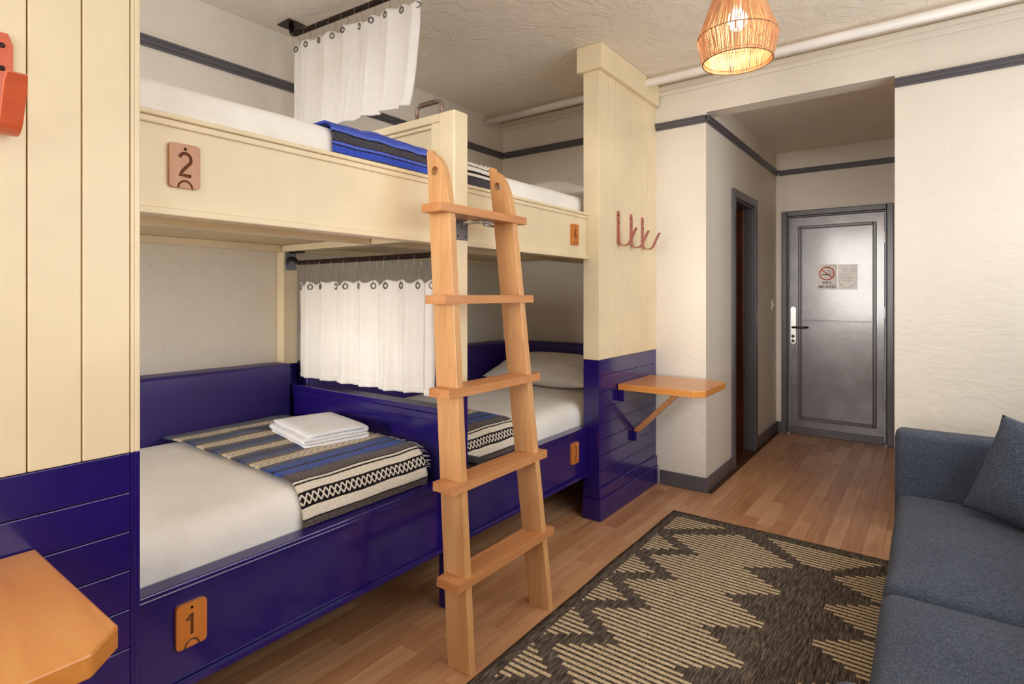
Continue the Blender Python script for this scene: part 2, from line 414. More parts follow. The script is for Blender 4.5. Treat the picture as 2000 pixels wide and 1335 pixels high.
for p in planks:
    w, l, cx, cy = p[1]-p[0], p[3]-p[2], (p[0]+p[1])/2, (p[2]+p[3])/2
    if cnt < 300 and pvis(p) > 0:
        o = bpy.data.objects.new('plank', plank_mesh(w, l)); C.objects.link(o); o.parent = fl; o.location = (cx, cy, 0); cnt += 1
    else: rest.box(p[0]+.0006, p[1]-.0006, p[2]+.0006, p[3]-.0006, -.0119, 0)
ro = rest.build('plank_field', M['floor'], fl); ro['kind'] = 'stuff'

# ------------------------------------------------------------------ entry door
d1 = thing('door_1', 'glossy charcoal panelled entry door with a paper notice', 'door', (-.69, YA, 0), kind='structure')
for a in ((-1.135, -1.085, YA-.028, YA+.02, 0, 2.09), (-.302, -.252, YA-.028, YA+.02, 0, 2.09), (-1.085, -.302, YA-.028, YA+.02, 2.04, 2.09)):
    B(*a).build('door_casing', M['greytrim'], d1, .006)
for a in ((-1.085, -1.072, YA-.012, YA+.03, .01, 2.04), (-.315, -.302, YA-.012, YA+.03, .01, 2.04), (-1.072, -.315, YA-.012, YA+.03, 2.027, 2.04)):
    B(*a).build('door_stop', M['greytrim'], d1, .003)
DY = YA+.004
leaf = B(-1.070, -.317, DY, DY+.04, .001, 2.027).build('door_leaf', M['doorpaint'], d1, .004)
def ringbars(nm, x0, x1, z0, z1, w, y0, y1, mat):
    for a in ((x0, x0+w, y0, y1, z0, z1), (x1-w, x1, y0, y1, z0, z1), (x0+w, x1-w, y0, y1, z0, z0+w), (x0+w, x1-w, y0, y1, z1-w, z1)):
        B(*a).build(nm, mat, leaf if False else d1, .006)
ringbars('panel_moulding', -.995, -.375, .135, 1.945, .028, DY-.012, DY, M['greytrim'])
B(-.965, -.405, DY-.005, DY, 1.068, 1.915).build('door_panel', M['doorpaint'], d1, .003)
B(-.965, -.405, DY-.005, DY, .165, 1.060).build('door_panel', M['doorpaint'], d1, .003)
B(-1.068, -.319, DY-.014, DY, .012, .07).build('kick_strip', M['greytrim'], d1, .003)
# handle
def rounded_plate(cx, z0, z1, r, y0, y1):
    pts = []
    for k in range(9): a = math.pi*k/8; pts.append((z1-r+r*math.sin(a), cx+r*math.cos(a)))
    for k in range(9): a = math.pi+math.pi*k/8; pts.append((z0+r+r*math.sin(a), cx+r*math.cos(a)))
    return MB().prism(pts, 'y', y0, y1)
hp = rounded_plate(-1.035, .84, 1.195, .026, DY-.013, DY).build('handle_plate', M['steel'], d1, .003)
MB().tube([(-1.035, DY-.012, 1.0), (-1.035, DY-.055, 1.0), (-1.025, DY-.062, 1.0), (-.92, DY-.062, 1.002), (-.912, DY-.05, 1.002)], .0095, 8).build('lever', M['iron'], hp, smooth=True)
for z in (.915, .872):
    k = MB().lathe([(0, 0), (.014, 0), (.014, .02), (0, .02)], (0, 0, 0), 12).build('keyhole_knob', M['iron'], hp, smooth=False)
    k.rotation_euler = (R(90), 0, 0); k.location = Vector((-1.035, DY-.012, z))
for z in (.3, 1.1, 1.75):
    B(-.322, -.312, DY-.02, DY-.002, z, z+.1).build('hinge', M['doorpaint'], d1, .002)

# notice on the door
sg = thing('door_notice', 'no smoking notice beside a pale laminated page on the entry door', 'sign', (-.677, DY-.006, 1.46))
SY = DY-.006
B(-.836, -.678, SY-.002, SY, 1.352, 1.580).build('no_smoking_page', M['paper'], sg)
B(-.672, -.518, SY-.002, SY, 1.350, 1.576).build('printed_page', M['paper2'], sg)
FY = SY-.0028
cxs, czs = -.757, 1.497
MB().ring((cxs, FY, czs), (0, 1, 0), .057, .0052, 28, 5).build('prohibition_ring', M['red'], sg)
a = R(40); MB().tube([(cxs-.055*math.cos(a), FY-.0006, czs+.055*math.sin(a)), (cxs+.055*math.cos(a), FY-.0006, czs-.055*math.sin(a))], .0045, 5).build('prohibition_slash', M['red'], sg)
B(cxs-.04, cxs+.03, FY-.0002, FY+.0006, czs-.014, czs-.005).build('cigarette', M['black'], sg)
MB().tube([(cxs+.036, FY, czs-.004), (cxs+.03, FY, czs+.01), (cxs+.012, FY, czs+.016), (cxs+.004, FY, czs+.034)], .0022, 4).tube([(cxs+.045, FY, czs-.004), (cxs+.04, FY, czs+.016), (cxs+.022, FY, czs+.024), (cxs+.015, FY, czs+.036)], .0018, 4).build('smoke_curl', M['faint'], sg)
def text(s, x, y, z, size, mat, parent, nm, sx=1.):
    cu = bpy.data.curves.new(nm, 'FONT'); cu.body = s; cu.size = size; cu.align_x = 'CENTER'; cu.extrude = .0004; cu.offset = size*.018
    o = bpy.data.objects.new(nm, cu); C.objects.link(o)
    bpy.context.view_layer.update()
    me = bpy.data.meshes.new_from_object(o.evaluated_get(bpy.context.evaluated_depsgraph_get()))
    bpy.data.objects.remove(o); me.materials.clear(); me.materials.append(mat)
    o = bpy.data.objects.new(nm, me); C.objects.link(o); o.parent = parent
    o.rotation_euler = (R(90), 0, 0); o.scale = (sx, 1, 1); o.location = Vector((x, y, z))-parent.location
    return o
text('NO', -.757, FY, 1.402, .036, M['black'], sg, 'lettering', 1.25)
text('SMOKING', -.757, FY, 1.366, .031, M['black'], sg, 'lettering', 1.05)
fp = MB()
for (x0, x1, z) in ((-.64, -.60, 1.53), (-.625, -.585, 1.515), (-.655, -.56, 1.487), (-.65, -.545, 1.462), (-.655, -.55, 1.445), (-.64, -.555, 1.428)):
    fp.box(x0, x1, FY, FY+.0008, z, z+.0035)
fp.tube([(-.66, FY, 1.44), (-.65, FY, 1.395), (-.62, FY, 1.372), (-.58, FY, 1.37), (-.545, FY, 1.388), (-.53, FY, 1.43)], .0015, 4)
fp.ring((-.545, FY, 1.525), (0, 1, 0), .016, .0012, 14, 4)
fp.build('faint_lettering', M['faint'], sg)

# narrow doorway in the alcove wall
d2 = thing('door_2', 'narrow doorway with dark grey casing and a brown wooden door standing open', 'door', (XA, 4.67, 0), kind='structure')
for (dd, k) in ((0, .020), (.02, .012)):
    B(XA, XA+k, 4.316+dd, 4.376+dd*.2, 0, 2.095-dd).build('door_casing', M['greytrim'], d2, .003)
    B(XA, XA+k, 4.97-dd*.2, 5.03-dd, 0, 2.095-dd).build('door_casing', M['greytrim'], d2, .003)
    B(XA, XA+k, 4.376, 4.97, 2.035-dd*.2, 2.095-dd).build('door_casing', M['greytrim'], d2, .003)
B(XA-.066, XA, 4.953, 4.97, 0.004, 2.035).build('jamb', M['greytrim'], d2, .003)
B(XA-T, XA, 4.376, 4.391, 0.004, 2.035).build('jamb', M['greytrim'], d2, .003)
B(XA-T, XA, 4.391, 4.955, 2.02, 2.035).build('jamb', M['greytrim'], d2, .003)
bl = B(-1.90, XA-.068, 4.915, 4.952, .01, 2.015).build('door_leaf', M['brown_door'], d2, .003)
for (z0, z1) in ((.15, .85), (.97, 1.68), (1.76, 1.93)):
    for (xa, xb) in ((-1.84, -1.62), (-1.55, -1.31)):
        B(xa, xb, 4.905, 4.915, z0, z1).build('door_panel', M['brown_door'], d2, .01)
# light switch on alcove wall
sw = thing('light_switch', 'small white light switch on the alcove wall beside the entry door', 'switch', (XA, 5.655, 1.21))
B(XA, XA+.008, 5.625, 5.685, 1.162, 1.258).build('switch_plate', M['switch'], sw, .003)
B(XA+.008, XA+.014, 5.643, 5.667, 1.19, 1.23).build('rocker', M['switch'], sw, .002)
# ceiling pipe
tag(MB().tube([(XL+.002, 3.50, 2.690), (-2.0, 3.50, 2.694), (-1.0, 3.50, 2.698), (XW-.002, 3.50, 2.698)], .025, 16).build('heating_pipe', M['white_pipe'], smooth=True), 'white painted pipe running under the ceiling along the end wall', 'pipe')

# ------------------------------------------------------------------ bunk partitions (the two towers)
BW = .0955
def tower(label, y0, y1, end_side):
    """front face at XT; end_side: +1 when the open (bed) end is y0 ... corner trim stands at the bed side"""
    t = thing('bunk_partition', label, 'partition', ((XT-.06), (y0+y1)/2, 0))
    bx0, bx1 = -1.632, XT-.014
    B(bx0, bx1, y0+.012, y1-.001, .19, ZC-.145).build('core', M['cream'], t)
    # end board facing along the room and corner trims
    bed = y0 if end_side > 0 else y1
    s = 1 if end_side > 0 else -1
    B(bx0, XT, bed, bed+s*.012, ZB, ZC-.145).build('end_board', M['cream'], t, .002)
    B(bx0, XT, bed, bed+s*.012, .19, ZB).build('end_board', M['blue'], t, .002)
    B(bx1, XT, bed+s*.012, bed+s*.020, ZB, ZC-.145).build('corner_trim', M['cream'], t, .0015)
    B(bx1, XT, bed+s*.012, bed+s*.020, .19, ZB).build('corner_trim', M['blue'], t, .0015)
    a0, a1 = (y0+.0205, y1) if end_side > 0 else (y0, y1-.0205)
    # cream vertical boards counted from the bed side
    edges = [a0+BW*i for i in range(int((a1-a0)/BW)+1)]+[a1] if end_side > 0 else [a1-BW*i for i in range(int((a1-a0)/BW)+1)]+[a0]
    for p, q in zip(edges, edges[1:]):
        lo, hi = min(p, q), max(p, q)
        if hi-lo < .01: continue
        B(bx1, XT, lo+.0012, hi-.0012, ZB+.0005, ZC-.145).build('board', M['cream'], t, .0022)
    z = .19
    for z1 in (.279, .371, .4615, .5540, .6465, .7390, .8315, ZB):
        B(bx1, XT, a0, a1, z+.001, z1-.001).build('plank', M['blue'], t, .0022)
        z = z1
    # plinth, wrapping the bed-side end
    p0, p1 = (y0-.012, y1-.001) if end_side > 0 else (y0, y1+.012)
    B(bx0, XT+.016, p0, p1, .0, .125).build('plinth', M['blue'], t, .003)
    B(bx0, XT+.010, p0+(.004 if end_side > 0 else 0), p1-(0 if end_side > 0 else .004), .1255, .19).build('plinth_cap', M['blue'], t, .004)
    # crown board under the ceiling
    c0, c1 = (y0-.03, y1-.016) if end_side > 0 else (y0, y1+.03)
    B(-1.66, XT+.03, c0, c1, ZC-.145, ZC-.001).build('crown', M['cream'], t, .003)
    return t
tower('cream and blue panelled partition at the far end of the bunks', YT, YE, 1)
tower('cream and blue panelled partition in the left foreground', -.287, .5497, -1)

# ------------------------------------------------------------------ coat hooks
def hook(label, y, mat, w=.034, group=None, z1=1.822):
    t = thing('coat_hook', label, 'hook', (XT, y, z1-.1), group)
    zb = z1-.222
    path = [(XT+.003, z1-.008)]+[(XT+.003, z1-.03-.15*i/4) for i in range(5)]
    cx, cz, r = XT+.003+.040, zb+.038, .040
    for k in range(1, 11):
        a = math.pi+R(158)*k/10; path.append((cx+r*math.cos(a), cz+r*math.sin(a)*.95))
    ex, ez = path[-1]
    path += [(ex+.014, ez+.030), (ex+.030, ez+.062), (ex+.042, ez+.080)]
    mb = MB(); n_ = len(path); tk = .0028
    vs = []
    for i, (px, pz) in enumerate(path):
        q = Vector(path[min(i+1, n_-1)])-Vector(path[max(i-1, 0)]); q.normalize(); nx, nz = q.y, -q.x
        ww = w/2*(.55 if i == 0 else 1.0)*(1-.15*(i == n_-1))
        vs += [(px+nx*tk, y-ww, pz+nz*tk), (px+nx*tk, y+ww, pz+nz*tk), (px-nx*tk, y+ww, pz-nz*tk), (px-nx*tk, y-ww, pz-nz*tk)]
    fs = [(0, 1, 2, 3), tuple((n_-1)*4+k for k in (3, 2, 1, 0))]
    for i in range(n_-1):
        for k in range(4): fs.append((i*4+k, (i+1)*4+k, (i+1)*4+(k+1) % 4, i*4+(k+1) % 4))
    mb.add(vs, fs).build('hook_strip', mat, t, .0015)
    for zz in (z1-.035, z1-.082):
        MB().sphere((XT+.0065, y, zz), .003, .0055, .0055, 10, 6).build('screw', M['iron'], t, smooth=True)
    return t
hook('brick red coat hook, the one nearest the bunks on the far partition', 3.133, M['hook_far'], group='coat hooks on the far partition')
hook('brick red coat hook in the middle of the three on the far partition', 3.316, M['hook_far'], group='coat hooks on the far partition')
hook('brick red coat hook nearest the end wall on the far partition', 3.49, M['hook_far'], group='coat hooks on the far partition')
hook('coral red coat hook on the cream boards in the left foreground', .297, M['hook'], .036, z1=1.846)

# ------------------------------------------------------------------ drop-leaf tables
def wtable(label, y0, y1):
    t = thing('wall_table', label, 'table', (XT, (y0+y1)/2, .74)); f = XT+.518
    c = .052
    poly = [(XT+.004, y0), (f-c, y0), (f, y0+c), (f, y1-c), (f-c, y1), (XT+.004, y1)]
    tt = MB().prism(poly, 'z', .724, .762); tt = tt.build('table_top', M['table'], t, .004)
    ym = (y0+y1)/2
    B(XT, XT+.038, y0+.012, y1-.012, .655, .7235).build('wall_cleat', M['blue'], t, .003)
    B(XT, XT+.03, ym-.035, ym+.035, .372, .432).build('lower_cleat', M['blue'], t, .003)
    # strut
    p0, p1 = Vector((XT+.012, 0, .425)), Vector((XT+.315, 0, .722)); d = (p1-p0).normalized(); nrm = Vector((-d.z, 0, d.x))*.015
    pts = [p0-nrm, p1-nrm+d*0, p1+nrm, p0+nrm]
    pts = [(q.z, q.x) for q in pts]
    MB().prism(pts, 'y', ym-.02, ym+.02).build('strut', M['ladder_t'], t, .003)
    for yy in (y0+.05, y1-.05):
        MB().tube([(XT+.04, yy-.03, .718), (XT+.04, yy+.03, .718)], .005, 8).build('hinge', M['steel'], tt, smooth=True)
wtable('wooden wall table with angled strut on the far blue partition', 3.122, 3.612)
wtable('honey wood wall table corner in the left foreground', -.139, .351)

# ------------------------------------------------------------------ bunk beds
def strokes(ch):
    def arc(cx, cy, rx, ry, a0, a1, n=10): return [(cx+rx*math.cos(R(a0+(a1-a0)*k/n)), cy+ry*math.sin(R(a0+(a1-a0)*k/n))) for k in range(n+1)]
    if ch == '1': return [[(-.3, .62), (0, 1.0), (0, 0)]] if False else [[(-.38, .66), (-.12, .80), (0, 1.0), (0, .5), (0, 0)]]
    if ch == '2': return [arc(0, .72, .40, .28, 165, -25)+[(.1, .42), (-.22, .18), (-.36, .0), (-.1, .02), (.15, .0), (.42, .02)]]
    if ch == '3': return [arc(0, .75, .34, .25, 150, -85, 10), arc(0, .26, .38, .26, 88, -150, 10)]
    if ch == '4': return [[(.14, 0), (.14, .5), (.14, 1.0)], [(.10, 1.0), (-.38, .30), (.0, .30), (.42, .30)]]
def number_plate(ch, yc, zc, parent, mat, label, w=.078, h=.118):
    """orange tag screwed to the rail face, figure and scallop engraved; +X is outward, text reads along +Y"""
    X0 = XR-.014; th = .011; rc = .010; pts = []
    for (sy, sz, a0) in ((1, 1, 0), (-1, 1, 90), (-1, -1, 180), (1, -1, 270)):
        for k in range(5):
            a = R(a0+90*k/4); pts.append((sy*(w/2-rc)+rc*math.cos(a), sz*(h/2-rc)+rc*math.sin(a)))
    ob = MB().prism([(yc+p, zc+q) for p, q in pts], 'x', X0, X0+th).build('number_plate', [mat, M['engraved']], parent, 0)
    cut = MB(); fx = X0+th
    for st in strokes(ch):
        cut.tube([(fx+.0005, yc+p*.036, zc-.026+q*.060) for p, q in st], .0044, 8)
    cut.tube([(X0-.02, yc, zc+h/2-.014), (fx+.01, yc, zc+h/2-.014)], .0042, 10)
    for rad in (.018,):
        cut.tube([(fx+.0005, yc+rad*math.cos(R(a_)), zc-h/2-.001+rad*1.1*math.sin(R(a_))) for a_ in range(0, 181, 15)], .003, 6)
    co = cut.build('cutter', M['engraved'], parent)
    md = ob.modifiers.new('b', 'BOOLEAN'); md.operation = 'DIFFERENCE'; md.object = co; md.solver = 'EXACT'; md.use_self = True
    try: md.material_mode = 'TRANSFER'
    except Exception: pass
    bpy.context.view_layer.update()
    me = bpy.data.meshes.new_from_object(ob.evaluated_get(bpy.context.evaluated_depsgraph_get()))
    ob.modifiers.clear(); old = ob.data; ob.data = me; me.name = 'number_plate'
    bpy.data.objects.remove(co); bpy.data.meshes.remove(old)
    md = ob.modifiers.new('bevel', 'BEVEL'); md.width = .0012; md.segments = 2; md.limit_method = 'ANGLE'; md.angle_limit = R(60)
    ob['label'] = label
    return ob
def bed(label, y0, y1, zlo, zhi, mat, base, plate):
    t = thing('bunk_bed', label, 'bunk bed', ((XR+XL)/2, (y0+y1)/2, zlo))
    B(XR-.050, XR-.014, y0, y1, zlo+.02, zhi-.015).build('side_rail', mat, t, .002)
    B(XR-.060, XR, y0, y1, zhi-.0145, zhi).build('rail_cap', mat, t, .004)
    B(XR-.014, XR-.006, y0, y1, zhi-.034, zhi-.015).build('cap_moulding', mat, t, .004)
    B(XR-.060, XR+.003, y0, y1, zlo, zlo+.0195).build('rail_lip', mat, t, .003)
    zb = base; yd = YE-.04 if y1 > 2.5 else y1
    B(XL+.002, XR-.0505, y0, y1, zb, zb+.016).build('bed_base', M['ply'] if mat is M['cream'] else M['blue'], t)
    for xx in (-2.13, ):
        B(xx, xx+.045, y0, yd, zb-.035, zb-.0005).build('joist', mat, t, .002)
    B(XL+.002, XL+.045, y0, yd, zb-.035, zb-.0005).build('wall_ledger', mat, t, .002)
    B(XR-.085, XR-.051, y0, y1, zb-.030, zb-.0005).build('inner_ledger', mat, t, .002)
    number_plate(*plate[:3], t, plate[3], plate[4])
    return t
BY0, BY1, BY2, BY3 = -.282, PY0-.001, PY1+.001, YE-.002
# the rails run behind the partitions
bed('cream upper bunk bed in front, its plate engraved with a two', BY0, BY1, 1.509, 1.778, M['cream'], 1.572, ('2', .682, 1.645, M['plate_copper'], 'tan wooden plate engraved with the number 2'))
b4 = bed('cream upper bunk bed at the far end, its plate engraved with a four', BY2, YT-.001, 1.509, 1.778, M['cream'], 1.572, ('4', 2.742, 1.640, M['plate'], 'orange wooden plate engraved with the number 4'))
bed('blue lower bunk bed in front, its plate engraved with a one', BY0, BY1, .250, .5345, M['blue'], .33, ('1', .699, .413, M['plate'], 'orange wooden plate engraved with the number 1'))
b3 = bed('blue lower bunk bed at the far end, its plate engraved with a three', BY2, YT-.001, .250, .5345, M['blue'], .33, ('3', 2.742, .412, M['plate'], 'orange wooden plate engraved with the number 3'))
# head ends of the far beds behind the partition
for (bd_, zz, mt) in ((b4, 1.572, M['ply']), (b3, .33, M['blue'])):
    B(XL+.002, -1.675, YT-.0005, YE-.036, zz, zz+.016).build('bed_base', mt, bd_)

# middle divider
dv = thing('bunk_divider', 'cream and blue post and footboard divider between the two bunks', 'divider', (-2.2, 1.74, 0))
B(-1.648, XP, PY0, PY1, ZB, 2.062).build('front_post', M['cream'], dv, .006)
B(-1.648, XP, PY0, PY1, 0, ZB-.0005).build('front_post', M['blue'], dv, .004)
B(XL+.001, -2.81, PY0, PY1, ZB, 1.535).build('rear_post', M['cream'], dv, .003)
B(XL+.001, -2.81, PY0, PY1, 0, ZB-.0005).build('rear_post', M['blue'], dv, .003)
B(XL+.001, -1.649, PY0+.004, PY1-.004, 1.536, 1.571).build('cross_beam', M['cream'], dv, .003)
# upper footboard
B(-2.55, -1.649, PY0+.002, PY1-.002, 2.026, 2.062).build('top_rail', M['cream'], dv, .005)
B(-2.55, -1.70, PY0+.030, PY1-.030, 1.925, 2.0255).build('footboard_panel', M['cream'], dv, .003)
B(-1.699, -1.649, PY0+.006, PY1-.006, 1.78, 2.0255).build('stile', M['cream'], dv, .003)
B(-2.55, -1.70, PY0+.014, PY1-.014, 2.010, 2.0255).build('bead', M['cream'], dv, .004)
B(-2.60, -2.551, PY0+.006, PY1-.006, 1.59, 2.062).build('stile', M['cream'], dv, .003)
# lower footboard
B(-2.809, -1.649, PY0+.012, PY1-.012, .30, .800).build('footboard_panel', M['blue'], dv, .003)
B(-2.809, -1.649, PY0, PY1, .8005, .826).build('footboard_cap', M['blue'], dv, .005)
B(-2.809, -1.649, PY0+.004, PY0+.012, .768, .800).build('bead', M['blue'], dv, .004)
# grab handle
gh = MB().tube([(-1.825, 1.745, 2.060), (-1.825, 1.745, 2.115), (-1.818, 1.745, 2.128), (-1.805, 1.745, 2.134), (-1.695, 1.745, 2.134), (-1.682, 1.745, 2.128), (-1.675, 1.745, 2.115), (-1.675, 1.745, 2.060)], .0085, 10).build('grab_handle', M['bronze'], dv, smooth=True)
gh['label'] = 'dark bronze grab handle'
gt = MB()
for k in range(9): gt.ring((-1.798+k*.0115, 1.745, 2.134), (1, 0, .35), .0105, .0022, 10, 4)
gt.build('grip_wrap', M['bronze'], gh, smooth=True)
# bracket plates
bp = B(XP, XP+.004, PY0+.004, PY1-.004, 1.528, 1.618).build('bracket_plate', M['plate_metal'], dv, .002); bp['label'] = 'gunmetal bracket plate'
for yy in (PY0+.018, PY1-.018):
    for zz in (1.543, 1.600): MB().sphere((XP+.004, yy, zz), .003, .005, .005, 8, 6).build('screw', M['iron'], bp, smooth=True)

# ------------------------------------------------------------------ mattresses, cushions, pillows
def rbox(name, x0, x1, y0, y1, z0, z1, r, mat, label, cat, group=None, crown=.0, nz=.004, parent=None, seg=6):
    """soft box: rounded edges, slightly crowned top"""
    nx, ny, nzs = max(6, int((x1-x0)/.07)), max(6, int((y1-y0)/.07)), max(3, int((z1-z0)/.06))
    bm = bmesh.new()
    def ax(a, b, n):
        ins = [a, a+r*.12, a+r*.35, a+r*.65, a+r]
        mid = [a+r+(b-a-2*r)*i/n for i in range(1, n)]
        return ins+mid+[b-r, b-r*.65, b-r*.35, b-r*.12, b]
    xs, ys, zs = ax(x0, x1, nx), ax(y0, y1, ny), ax(z0, z1, nzs)
    def P(x, y, z):
        q = Vector((min(max(x, x0+r), x1-r), min(max(y, y0+r), y1-r), min(max(z, z0+r), z1-r)))
        d = Vector((x, y, z))-q
        if d.length > 1e-9:
            m_ = max(abs(d.x), abs(d.y), abs(d.z)); d = d.normalized()*m_
        p = q+d
        u, v_ = (p.x-x0)/(x1-x0)*2-1, (p.y-y0)/(y1-y0)*2-1
        t_ = (p.z-z0)/(z1-z0)
        p.z += crown*(1-u**4)*(1-v_**4)*t_
        p += Vector((fbm(p.x, p.y, p.z, 4), fbm(p.y+9, p.x, p.z, 4), fbm(p.z+5, p.x, p.y, 4)))*nz
        return p
    cache = {}
    def V(i, j, k):
        if (i, j, k) not in cache: cache[(i, j, k)] = bm.verts.new(P(xs[i], ys[j], zs[k]))
        return cache[(i, j, k)]
    I, J, K = len(xs)-1, len(ys)-1, len(zs)-1
    def q(*a):
        try: bm.faces.new([V(*b) for b in a])
        except ValueError: pass
    for i in range(I):
        for j in range(J):
            for k in (0, K): q((i, j, k), (i+1, j, k), (i+1, j+1, k), (i, j+1, k))
    for i in range(I):
        for k in range(K):
            for j in (0, J): q((i, j, k), (i+1, j, k), (i+1, j, k+1), (i, j, k+1))
    for j in range(J):
        for k in range(K):
            for i in (0, I): q((i, j, k), (i, j+1, k), (i, j+1, k+1), (i, j, k+1))
    bmesh.ops.recalc_face_normals(bm, faces=bm.faces)
    me = bpy.data.meshes.new(name); bm.to_mesh(me); bm.free(); me.materials.append(mat)
    for p in me.polygons: p.use_smooth = True
    o = bpy.data.objects.new(name, me); C.objects.link(o)
    if parent: o.parent = parent; o.location = -parent.location
    if label: tag(o, label, cat, group)
    return o
ZML, ZMU = .655, 1.888
rbox('mattress', -2.712, -1.662, -.27, PY0-.012, .347, ZML, .075, M['sheet'], 'white sheeted lower mattress in front, carrying the folded sheet', 'mattress', 'bunk mattresses', .012)
rbox('mattress', -2.712, -1.662, PY1+.014, 3.60, .347, ZML, .075, M['sheet'], 'white sheeted lower mattress under a pillow at the far end', 'mattress', 'bunk mattresses', .012)
rbox('mattress', XL+.03, -1.662, -.27, PY0-.012, 1.589, ZMU, .05, M['sheet'], 'white sheeted upper mattress in front, under the bright blue blanket', 'mattress', 'bunk mattresses', .006)
rbox('mattress', XL+.03, -1.662, PY1+.014, YE-.05, 1.589, ZMU, .05, M['sheet'], 'white sheeted upper mattress at the far end, under a pillow', 'mattress', 'bunk mattresses', .006)
rbox('back_cushion', XL+.004, -2.722, -.27, PY0-.004, .42, .938, .022, M['vinyl'], 'purple vinyl wall cushion behind the bed with the folded sheet', 'cushion', nz=.002)
rbox('back_cushion', XL+.004, -2.722, PY1+.004, YE-.012, .42, .932, .022, M['vinyl'], 'purple vinyl wall cushion along the far lower bed, behind the ladder', 'cushion', nz=.002)
rbox('back_cushion', -2.716, -1.668, 3.612, YE-.004, .42, .940, .022, M['vinyl'], 'purple vinyl headboard cushion behind the lower pillow', 'cushion', nz=.002)
def pillow(name, c, w, d, h, rot, mat, label, group=None, seed=0, tilt=(0, 0), wr=.012):
    n = 34; top = []; mb = MB()
    Rm = Matrix.Rotation(rot, 3, 'Z') @ Matrix.Rotation(tilt[0], 3, 'X') @ Matrix.Rotation(tilt[1], 3, 'Z')
    def pt(u, v_, sgn):
        a, b = u*2-1, v_*2-1
        e = max(0, (1-abs(a)**2.6))**.55*max(0, (1-abs(b)**2.6))**.55
        pin = 1-.07*(1-abs(a)**2)*abs(b)**3; pin2 = 1-.07*(1-abs(b)**2)*abs(a)**3
        x, y = a*w/2*pin2, b*d/2*pin
        z = sgn*h/2*e*(1.0 if sgn > 0 else .75)
        wq = wr*(abs(fbm(a*2.2+seed, b*2.2, seed))-.2)*e*(1 if sgn > 0 else .2)+wr*.5*math.sin((a*3+b*5)*2+seed*3+3*fbm(a, b, seed+2, 2))*max(abs(a), abs(b))**2*e
        p = Rm @ Vector((x, y, z+wq)); return (c[0]+p.x, c[1]+p.y, c[2]+p.z)
    mb.grid(n, n, lambda u, v_: pt(u, v_, 1)); mb.grid(n, n, lambda u, v_: pt(u, v_, -1))
    o = mb.build(name, mat, smooth=True)
    bm = bmesh.new(); bm.from_mesh(o.data); bmesh.ops.remove_doubles(bm, verts=bm.verts, dist=.0006); bmesh.ops.recalc_face_normals(bm, faces=bm.faces); bm.to_mesh(o.data); bm.free()
    for p in o.data.polygons: p.use_smooth = True
    return tag(o, label, 'pillow', group)
pillow('bed_pillow', (-2.20, 3.38, .765), .86, .46, .20, 0, M['pillow'], 'smooth white pillow on the lower bed behind the ladder', seed=1, tilt=(R(14), 0))
pillow('bed_pillow', (-2.12, 3.33, 1.985), .78, .50, .20, R(4), M['pillow'], 'white crumpled pillow on the far upper bed', seed=4, tilt=(R(6), 0), wr=.03)

# ------------------------------------------------------------------ blankets
def heather(n, colr, amt=.35):
    uvn = n.N('ShaderNodeUVMap').outputs[0]
    mp = n.N('ShaderNodeMapping'); mp.inputs['Scale'].default_value = (1.0, .45, 1); n.t.links.new(uvn, mp.inputs[0])
    sp = n.noise(mp.outputs[0], 260, 2, .7)
    f = n.ramp(sp, [(.34, '#1a1614'), (.46, '#6f6a68'), (.54, '#8a8580'), (.68, '#ffffff')])
    n.bump(sp+n.noise(mp.outputs[0], 120, 2)*.6, .9, .004)
    return n.mix(amt, colr, f, 'OVERLAY')
def uvxy(n):
    sp = n.N('ShaderNodeSeparateXYZ'); n.t.links.new(n.N('ShaderNodeUVMap').outputs[0], sp.inputs[0])
    return X(n.t, sp.outputs[0]), X(n.t, sp.outputs[1])
def lattice(n, u, v, u0, u1, freq, wdt=.16):
    """white crossing lines on black inside u0..u1"""
    t = (u-u0)/(u1-u0); s = (v*freq).ping(1.0)
    l1 = (s-t).abs().lt(wdt); l2 = ((s*-1.0+1.0)-t).abs().lt(wdt); l = l1.max(l2)
    return n.mix(l, '#1d1a1c', '#e6dfd6'), u.gt(u0)*u.lt(u1)
def serape(name):
    n = NT(name); u, v = uvxy(n)
    wob = n.noise(n.N('ShaderNodeUVMap').outputs[0], 6, 2)*.010-.005
    u = u+wob
    K, CR, BR, BL, GB, TN, DK = '#201b1e', '#e8e1d6', '#6c605e', '#3558bc', '#4a5a90', '#ddd0b8', '#201c34'
    L1 = .40
    st = [(0, BR), (.022, K), (.028, CR), (.050, K), (.055, K), (.090, K), (.095, CR), (.120, K), (.126, CR), (.134, K), (.139, BR), (.185, '#4a4a72'), (.20, BL), (.245, DK), (.262, BL), (.295, GB), (.325, '#6b6468')]
    a = n.ramp(u/L1, [(p/L1, c) for p, c in st], 'CONSTANT')
    per = .205; w = ((u-.34)/per).fract()
    st2 = [(0, TN), (.09, K), (.23, TN), (.33, '#7b6c60'), (.47, GB), (.66, DK), (.71, '#3d4568'), (.88, '#75695f')]
    b = n.ramp(w, st2, 'CONSTANT')
    zz, zm = lattice(n, w, v, .10, .22, 34, .26)
    b = n.mix(zm, b, zz)
    col = n.mix(u.gt(.34), a, b)
    dm, dmask = lattice(n, u, v, .056, .089, 44, .15)
    col = n.mix(dmask, col, dm)
    n.col(heather(n, col, .62)); return n.set(.95, spec=.1, sheen=.15)
